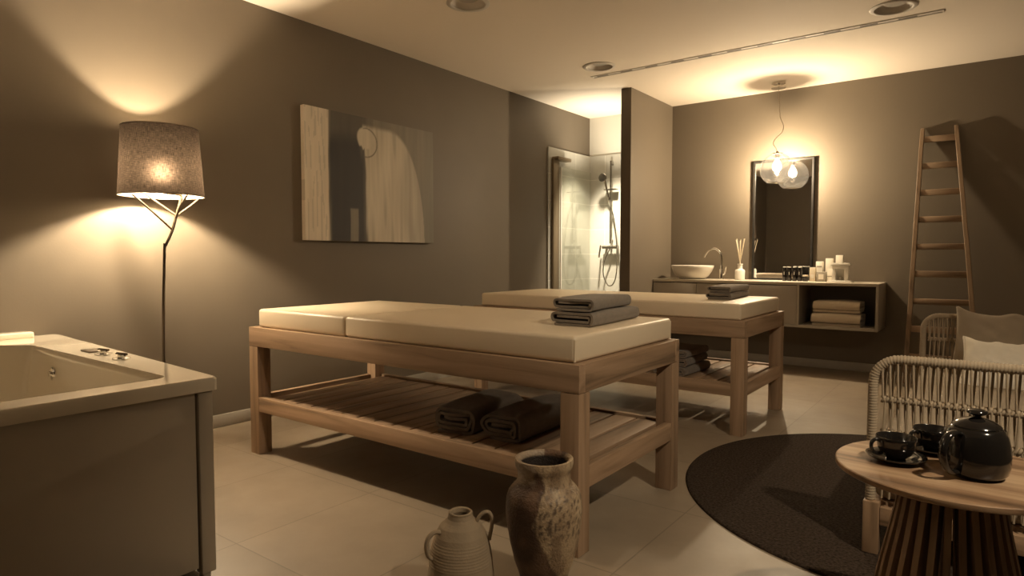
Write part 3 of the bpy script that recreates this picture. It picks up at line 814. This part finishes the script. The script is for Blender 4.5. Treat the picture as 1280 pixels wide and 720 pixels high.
# ------------------------------------------------------------------ shower
sr = thing('shower_set', 'chrome shower rail with hand shower, mixer and looping hose', 'shower', (.30, YB - .018, 0))
bm = BM(); tube(bm, [(.02, -.05, 1.22), (.02, -.05, 2.17)], .010, 12)
for z in (1.26, 2.13): tube(bm, [(.02, 0, z), (.02, -.05, z)], .012, 10)
obj('rail', bm, M_shower_steel, sr)
bm = BM(); tube(bm, [(.01, -.06, 1.72), (.0, -.09, 1.80), (-.02, -.12, 1.95)], [.011, .012, .014], 10)
lathe(bm, [(0, .02), (.045, .018), (.052, .008), (.05, 0), (0, -.004)], 28, (-.025, -.155, 1.97), 'y'); obj('hand_shower', bm, M_shower_steel, sr)
bm = BM(); box(bm, -.06, .10, -.075, -.02, 1.835, 1.848, .003); obj('soap_dish', bm, M_shower_steel, sr)
bm = BM(); tube(bm, [(-.08, -.05, 1.18), (.12, -.05, 1.18)], .021, 16); tube(bm, [(-.05, 0, 1.18), (-.05, -.05, 1.18)], .016, 10); tube(bm, [(.09, 0, 1.18), (.09, -.05, 1.18)], .016, 10)
tube(bm, [(-.10, -.06, 1.20), (-.10, -.09, 1.10), (-.10, -.10, 1.06)], .010, 10); obj('mixer', bm, M_shower_steel, sr)
bm = BM(); tube(bm, smooth_path([(.02, -.06, 1.16), (-.045, -.07, 1.0), (-.05, -.08, .86), (.01, -.08, .74), (.08, -.08, .76), (.12, -.08, .90), (.12, -.08, 1.2), (.08, -.08, 1.5), (.012, -.065, 1.72)], 8), .0075, 8); obj('hose', bm, M_shower_steel, sr)
sd = thing('shower_screen', 'bronze-edged glass shower screen folded against the tiled left wall', 'screen', (0, 0, 0))
bm = BM(); box(bm, .022, .050, 1.215, 1.335, .002, 2.13, .004); obj('side_profile', bm, M_bronze, sd)
bm = BM(); box(bm, .020, .10, 1.23, 1.50, 2.115, 2.15, .004); obj('top_bracket', bm, M_bronze, sd)
bm = BM(); box(bm, .060, .068, 1.345, 1.99, .004, 2.05); obj('glass_pane', bm, M_pane, sd)
bm = BM(); box(bm, .058, .070, 1.337, 1.349, .004, 2.05); obj('edge_seal', bm, M_white, sd)

# ------------------------------------------------------------------ ladder
ld = thing('wooden_ladder', 'old wooden decorative ladder leaning on the back wall by the counter', 'ladder', (0, 0, 0))
TLx, TRx, BLx, BRx, ytop, ybot, ztop = 3.347, 3.588, 3.300, 3.815, 2.040, 1.690, 2.185
def lp(s, t): # s side, t 0 bottom .. 1 top
    xb, xt = (BLx, TLx) if s == 0 else (BRx, TRx)
    return Vector((xb + (xt - xb) * t, ybot + (ytop - ybot) * t, ztop * t))
for s in (0, 1):
    bm = BM()
    a, b_ = lp(s, 0), lp(s, 1); n = 10; rings = []
    for i in range(n + 1):
        p = a.lerp(b_, i / n); w = .018 * (1 - .15 * i / n); d = .024
        j = .004 * noise.noise(Vector((s * 5, i * .5, 0)))
        q = [(-w, -d), (w, -d), (w, d), (-w, d)]
        rings.append([bm.verts.new((p.x + x + j, p.y + y, p.z)) for x, y in q])
    for r0, r1 in zip(rings, rings[1:]):
        for k in range(4): bm.faces.new((r0[k], r0[(k + 1) % 4], r1[(k + 1) % 4], r1[k]))
    bm.faces.new(rings[0]); bm.faces.new(rings[-1])
    bmesh.ops.bevel(bm, geom=[e for e in bm.edges], offset=.003, segments=1, affect='EDGES')
    obj('side_rail', bm, M_ladder, ld)
M_rung = wood('ladder_rung_wood', (.25, .175, .115), (.33, .24, .165), 'x')
for i in range(9):
    z = 2.085 - .2325 * i; t = z / ztop; a, b_ = lp(0, t), lp(1, t)
    bm = BM(); h = .026 + .004 * math.sin(i * 3.1)
    box(bm, a.x + .012, b_.x - .012, a.y - .014, a.y + .010, z - h, z + h, .004); obj('rung', bm, M_rung, ld)

# ------------------------------------------------------------------ sofa
sofa = thing('rope_sofa', 'wooden lounge sofa with woven rope arm panels at the right edge', 'sofa', (0, 0, 0))
SX0, SX1, SYN, SYF, STOP = 3.522, 4.30, -2.045, .03, .728
def arm(y, near):
    r = .016; bx = .20
    cr = .085
    pts = [(SX0 + r, bx)]
    for i in range(7):
        t = PI - PI / 2 * i / 6; pts.append((SX0 + r + cr + cr * math.cos(t), STOP - r - cr + cr * math.sin(t)))
    for i in range(7):
        t = PI / 2 - PI / 2 * i / 6; pts.append((SX1 - r - cr + cr * math.cos(t), STOP - r - cr + cr * math.sin(t)))
    pts.append((SX1 - r, bx))
    # resample for rope ribs
    P_ = [Vector((x, y, z)) for x, z in pts]; seg = [(b - a).length for a, b in zip(P_, P_[1:])]
    tot = sum(seg); step = .0033; n = int(tot / step); out = []; rs = []
    acc = 0; k = 0; 
    for i in range(n + 1):
        d = tot * i / n
        while k < len(seg) - 1 and d > acc + seg[k]: acc += seg[k]; k += 1
        out.append(P_[k].lerp(P_[k + 1], (d - acc) / seg[k]))
        rs.append(r + .0026 * (i % 3 != 0) - .0012)
    bm = BM(); tube(bm, out, rs, 10); obj('arm_frame', bm, M_rope, sofa, 80)
    # woven cords: two layers that swap at the knot rows
    bm = BM(); x0, x1 = SX0 + 2 * r + .012, SX1 - 2 * r - .006; pit = .0232; m_ = int((x1 - x0) / pit)
    rows = [STOP - .022, .568, .448, .328, .205]
    for i in range(m_ + 1):
        x = x0 + i * pit
        for ly in (0, 1):
            yb = y - .008 if ly == 0 else y + .012
            pts = []
            for q in range(len(rows) - 1):
                za, zb = rows[q], rows[q + 1]
                lean = (.004 if ly == 0 else -.006) * (1 if q % 2 == 0 else -1)
                xa = x + (0 if ly == 0 else pit * .5)
                edge = .5 * pit if q % 2 else 0
                xs_ = xa + edge
                pts += [(xs_, yb, za - .006), (xs_ + lean * .3, yb - .002, za * .6 + zb * .4), (xs_ + lean, yb, zb + .010)]
            pts = [(min(max(p[0], x0), x1), p[1], p[2]) for p in pts]
            tube(bm, pts, .0050 if ly == 0 else .0058, 6, flat=.8)
    for q in (1, 2, 3):   # twined knot rows
        for ph in (0, PI):
            pts = []
            nn = m_ * 6
            for i in range(nn + 1):
                x = x0 + (x1 - x0) * i / nn; t = 2 * PI * (x - x0) / (pit) / 1 + ph
                pts.append((x, y + .002 + .0115 * math.sin(t), rows[q] + .009 * math.cos(t)))
            tube(bm, pts, .0056, 6)
    obj('rope_weave', bm, M_rope, sofa, 80)
    # wooden feet and side rail
    zf = .0115 if near else 0
    for x, yy in ((SX0 - .004, y), (SX1 - .05, y)):
        bm = BM()
        zb = .0115 if (Vector((x + .025 - RX, yy - RY)).length < RR - .0) else 0
        vs = box(bm, x, x + .052, yy - .028, yy + .028, zb, .20, .004); obj('leg', bm, M_woodz, sofa)
    bm = BM(); box(bm, SX0 + .049, SX1 - .051, y - .02, y + .02, .118, .182, .003); obj('side_rail', bm, M_woodx, sofa)
arm(SYN, True); arm(SYF, False)
bm = BM(); box(bm, SX0 + .006, SX0 + .042, SYN + .03, SYF - .03, .118, .182, .003); obj('front_rail', bm, M_woody, sofa)
bm = BM(); box(bm, SX0 + .045, SX1 - .06, SYN + .03, SYF - .03, .165, .19); obj('seat_deck', bm, M_woody, sofa)
bm = BM(); box(bm, SX0 + .02, SX1 - .06, SYN + .035, SYF - .035, .192, .40, .035, 4)
obj('seat_cushion', bm, M_cush, sofa)
bm = BM(); tube(bm, smooth_path([(SX1 - .02, SYN + .02, .3), (SX1 - .0, SYN + .03, .62), (SX1, SYN + .1, .715), (SX1, SYF - .1, .715), (SX1, SYF - .03, .62), (SX1 - .02, SYF - .02, .3)], 8), .016, 10)
for i in range(60):
    y = SYN + .08 + (SYF - SYN - .16) * i / 59; tube(bm, [(SX1, y, .71), (SX1 - .01, y, .2)], .005, 6)
obj('back_panel', bm, M_rope, sofa, 80)
# pillows
def pillow(name, label, w, h, t, loc, rot, m, seed, piping=False, sag=0.0):
    bm = BM(); n = 44
    V = {}
    for side in (1, -1):
        for i in range(n + 1):
            for j in range(n + 1):
                u = i / n * 2 - 1; v = j / n * 2 - 1
                if side == -1 and (i in (0, n) or j in (0, n)): V[(side, i, j)] = V[(1, i, j)]; continue
                pinch = 1 - .075 * (1 - abs(u) ** 2.2) * abs(v) ** 3
                pinch2 = 1 - .075 * (1 - abs(v) ** 2.2) * abs(u) ** 3
                x = u * w / 2 * pinch2; z = v * h / 2 * pinch
                fat = ((1 - u ** 4) * (1 - v ** 4)) ** .5
                wr = noise.noise(Vector((u * 2.3 + seed, v * 2.3, side * 3))) * .16 + noise.noise(Vector((u * 5 + v * 4 + seed, v * 2, side))) * .10
                y = -side * t / 2 * fat * (1 + wr)
                rim = max(abs(u), abs(v))
                z += -sag * (1 - u * u) * max(0, v) + .035 * noise.noise(Vector((u * 2.6, seed, 7.4))) * max(0, v)
                y += .006 * noise.noise(Vector((u * 9 + seed, v * 3, 2)))
                V[(side, i, j)] = bm.verts.new((x, y, z))
        for i in range(n):
            for j in range(n):
                bm.faces.new((V[(side, i, j)], V[(side, i + 1, j)], V[(side, i + 1, j + 1)], V[(side, i, j + 1)]))
    edge = [V[(1, i, 0)].co.copy() for i in range(n)] + [V[(1, n, j)].co.copy() for j in range(n)] + [V[(1, i, n)].co.copy() for i in range(n, 0, -1)] + [V[(1, 0, j)].co.copy() for j in range(n, 0, -1)]
    if piping:
        e = thing(name, label, 'pillow', loc); e.rotation_euler = rot
        obj('pillow_cover', bm, m, e, 80)
        b2 = BM(); tube(b2, edge, .005, 8, closed=True); obj('piping', b2, m, e, 80)
        return e
    o = obj(name, bm, m, None, 80, loc, rot); return tag(o, label, 'pillow')
pillow('throw_pillow', 'large tan linen pillow leaning at the far end of the rope sofa', .60, .44, .16, (3.985, -.135, .562), (R(-14), R(3), R(-4)), M_pill_tan, 3, sag=.02)
pillow('throw_pillow', 'white linen pillow with piped edge, in front of the tan pillow on sofa', .50, .34, .15, (3.99, -.42, .487), (R(-38), R(1.5), R(-3)), M_pill_white, 8, True, sag=.03)

# ------------------------------------------------------------------ side table and tea set
TBX, TBY, TBZ, TBR = 3.80, -2.74, .55, .257
tb = thing('side_table', 'round wooden side table on a flared slatted base, at bottom right', 'table', (TBX, TBY, 0))
bm = BM(); lathe(bm, [(0, TBZ - .016), (TBR - .006, TBZ - .016), (TBR - .001, TBZ - .013), (TBR, TBZ - .008), (TBR - .001, TBZ - .002), (TBR - .004, TBZ), (0, TBZ)], 96); obj('tabletop', bm, M_tabletop, tb, 30, rot=(0, 0, R(-4)))
bm = BM(); n = 27
pf = [(.103, TBZ - .017), (.112, .48), (.127, .40), (.150, .29), (.167, .19), (.179, .09), (.186, 0)]
pf = [(p.x, p.y) for p in smooth_path([(a, b, 0) for a, b in pf], 4)]
for k in range(n):
    a = 2 * PI * k / n + .07; c, s = math.cos(a), math.sin(a); hw = .0072
    rows = []
    for r_, z_ in pf:
        q = []
        for rr, ww in ((r_, -hw), (r_, hw), (r_ - .05, hw * .7), (r_ - .05, -hw * .7)):
            q.append(bm.verts.new((rr * c - ww * s, rr * s + ww * c, z_)))
        rows.append(q)
    for r0, r1 in zip(rows, rows[1:]):
        for i in range(4): bm.faces.new((r0[i], r0[(i + 1) % 4], r1[(i + 1) % 4], r1[i]))
    bm.faces.new(rows[0]); bm.faces.new(rows[-1])
obj('slatted_base', bm, M_tablebase, tb, 30)
bm = BM(); lathe(bm, [(.0, .012), (.135, .012), (.135, .03), (0, .03)], 48); lathe(bm, [(0, TBZ - .04), (.08, TBZ - .04), (.08, TBZ - .017), (0, TBZ - .017)], 40); obj('base_ring', bm, M_tablebase, tb)

def strap(bm, pts, r, flat=.7, seg=12): tube(bm, smooth_path(pts, 8), r, seg, flat=flat)
# teapot
TPX, TPY = 3.847, -2.765
vt = math.atan2(-4.639 - TPY, 3.865 - TPX)
tp = thing('teapot', 'black glazed teapot with knobbed lid on the round table', 'teapot', (TPX, TPY, TBZ), vt - .56)
tp.scale = (.745, .745, .765)
bm = BM(); lathe(bm, [(0, 0), (.066, 0), (.075, .004), (.087, .018), (.093, .042), (.0935, .070), (.091, .100), (.085, .128), (.076, .146), (.069, .153), (.066, .1545), (.064, .153), (.0, .15)], 64); obj('pot_body', bm, M_black, tp, 60)
bm = BM(); strap(bm, [(.076, 0, .138), (.104, 0, .146), (.138, 0, .134), (.156, 0, .096), (.148, 0, .056), (.122, 0, .028), (.086, 0, .022)], .0135, .62); obj('handle', bm, M_black, tp, 70)
bm = BM(); tube(bm, smooth_path([(-.075, 0, .045), (-.100, 0, .062), (-.115, 0, .098), (-.127, 0, .132)], 6), [.027 - .014 * i / 18 for i in range(19)], 14); obj('spout', bm, M_black, tp, 70)
bm = BM(); lathe(bm, [(0, .158), (.066, .1555), (.068, .158), (.063, .164), (.045, .175), (.022, .182), (.012, .185), (.011, .190), (.022, .193), (.029, .198), (.0275, .204), (.016, .2085), (0, .2095)], 48); obj('lid', bm, M_black, tp, 60)
# cups and saucers
def saucer(label, x, y):
    bm = BM(); lathe(bm, [(0, .0), (.045, 0), (.05, .004), (.075, .009), (.088, .015), (.0895, .018), (.086, .0185), (.07, .013), (.045, .0075), (0, .007)], 56)
    bmesh.ops.scale(bm, vec=(.77, .77, .9), verts=bm.verts)
    return tag(obj('saucer', bm, M_black, None, 60, (x, y, TBZ)), label, 'saucer', 'black saucers on the round table')
def cup(label, x, y, rz):
    t = thing('teacup', label, 'cup', (x, y, TBZ + .0068), rz, 'black cups on the round table')
    t.scale = (.80, .80, .93)
    bm = BM(); lathe(bm, [(0, 0), (.026, 0), (.029, .004), (.044, .014), (.054, .032), (.0575, .052), (.0585, .060), (.057, .0615), (.055, .060), (.051, .033), (.035, .013), (0, .009)], 56); obj('cup_body', bm, M_black, t, 60)
    bm = BM(); strap(bm, [(.054, 0, .050), (.068, 0, .055), (.082, 0, .046), (.082, 0, .029), (.068, 0, .017), (.047, 0, .016)], .0068, .75, 10); obj('handle', bm, M_black, t, 70)
    return t
C1 = (3.682, -2.752); C2 = (3.752, -2.605)
saucer('black saucer under the cup at the near left edge of the table', *C1)
saucer('black saucer under the cup half hidden by the teapot', *C2)
vc = math.atan2(-4.639 - C1[1], 3.865 - C1[0])
cup('black teacup at the near left edge of the round table', *C1, vc - .95)
cup('black teacup farther back, half hidden behind the teapot', *C2, vc - .9)

# ------------------------------------------------------------------ lights
def point(name, loc, w, r, col=WARM):
    l = bpy.data.lights.new(name, 'POINT'); l.energy = w; l.shadow_soft_size = r; l.color = col
    o = bpy.data.objects.new(name, l); COL.objects.link(o); o.location = loc; return o
def spot(name, loc, tgt, w, ang, blend=.5, r=.05, col=WARM):
    l = bpy.data.lights.new(name, 'SPOT'); l.energy = w; l.spot_size = R(ang); l.spot_blend = blend; l.shadow_soft_size = r; l.color = col
    o = bpy.data.objects.new(name, l); COL.objects.link(o); o.location = loc
    o.rotation_euler = (Vector(tgt) - Vector(loc)).to_track_quat('-Z', 'Y').to_euler(); return o
point('lamp_bulb_light', (LX, LY, 1.522), 130, .028)
point('pendant_bulb_light', (PX, PY, 1.925), 120, .022)
spot('shower_downlight', (.45, 1.50, 2.62), (.40, 1.90, 0), 430, 66, .9, .05, (1, .85, .62))
spot('shower_uplight', (.45, 1.60, 1.80), (.42, 1.66, 2.7), 55, 116, 1.0, .10, (1, .85, .62))
spot('room_downlight', (4.95, -3.25, 2.66), (3.2, -1.9, 0), 145, 84, 1.0, .045)
point('room_fill_light', (1.65, -5.0, 2.2), 3, .2)  # added unseen fill light, no lamp stands here

w = bpy.data.worlds.new('world'); SC.world = w; w.use_nodes = True
w.node_tree.nodes['Background'].inputs[0].default_value = (.02, .016, .012, 1)

# ------------------------------------------------------------------ camera
cd = bpy.data.cameras.new('camera'); cam = bpy.data.objects.new('camera', cd); COL.objects.link(cam)
cd.sensor_width = 36; cd.lens = 802.41 * 36 / 1280; cd.clip_start = .05
cam.location = (3.865, -4.639, 1.0731); cam.rotation_euler = (PI / 2 - .0493, 0, .6418)
SC.camera = cam
SC.view_settings.view_transform = 'Standard'; SC.view_settings.look = 'None'
SC.view_settings.exposure = .55; SC.view_settings.gamma = 1; SC.view_settings.use_curve_mapping = False
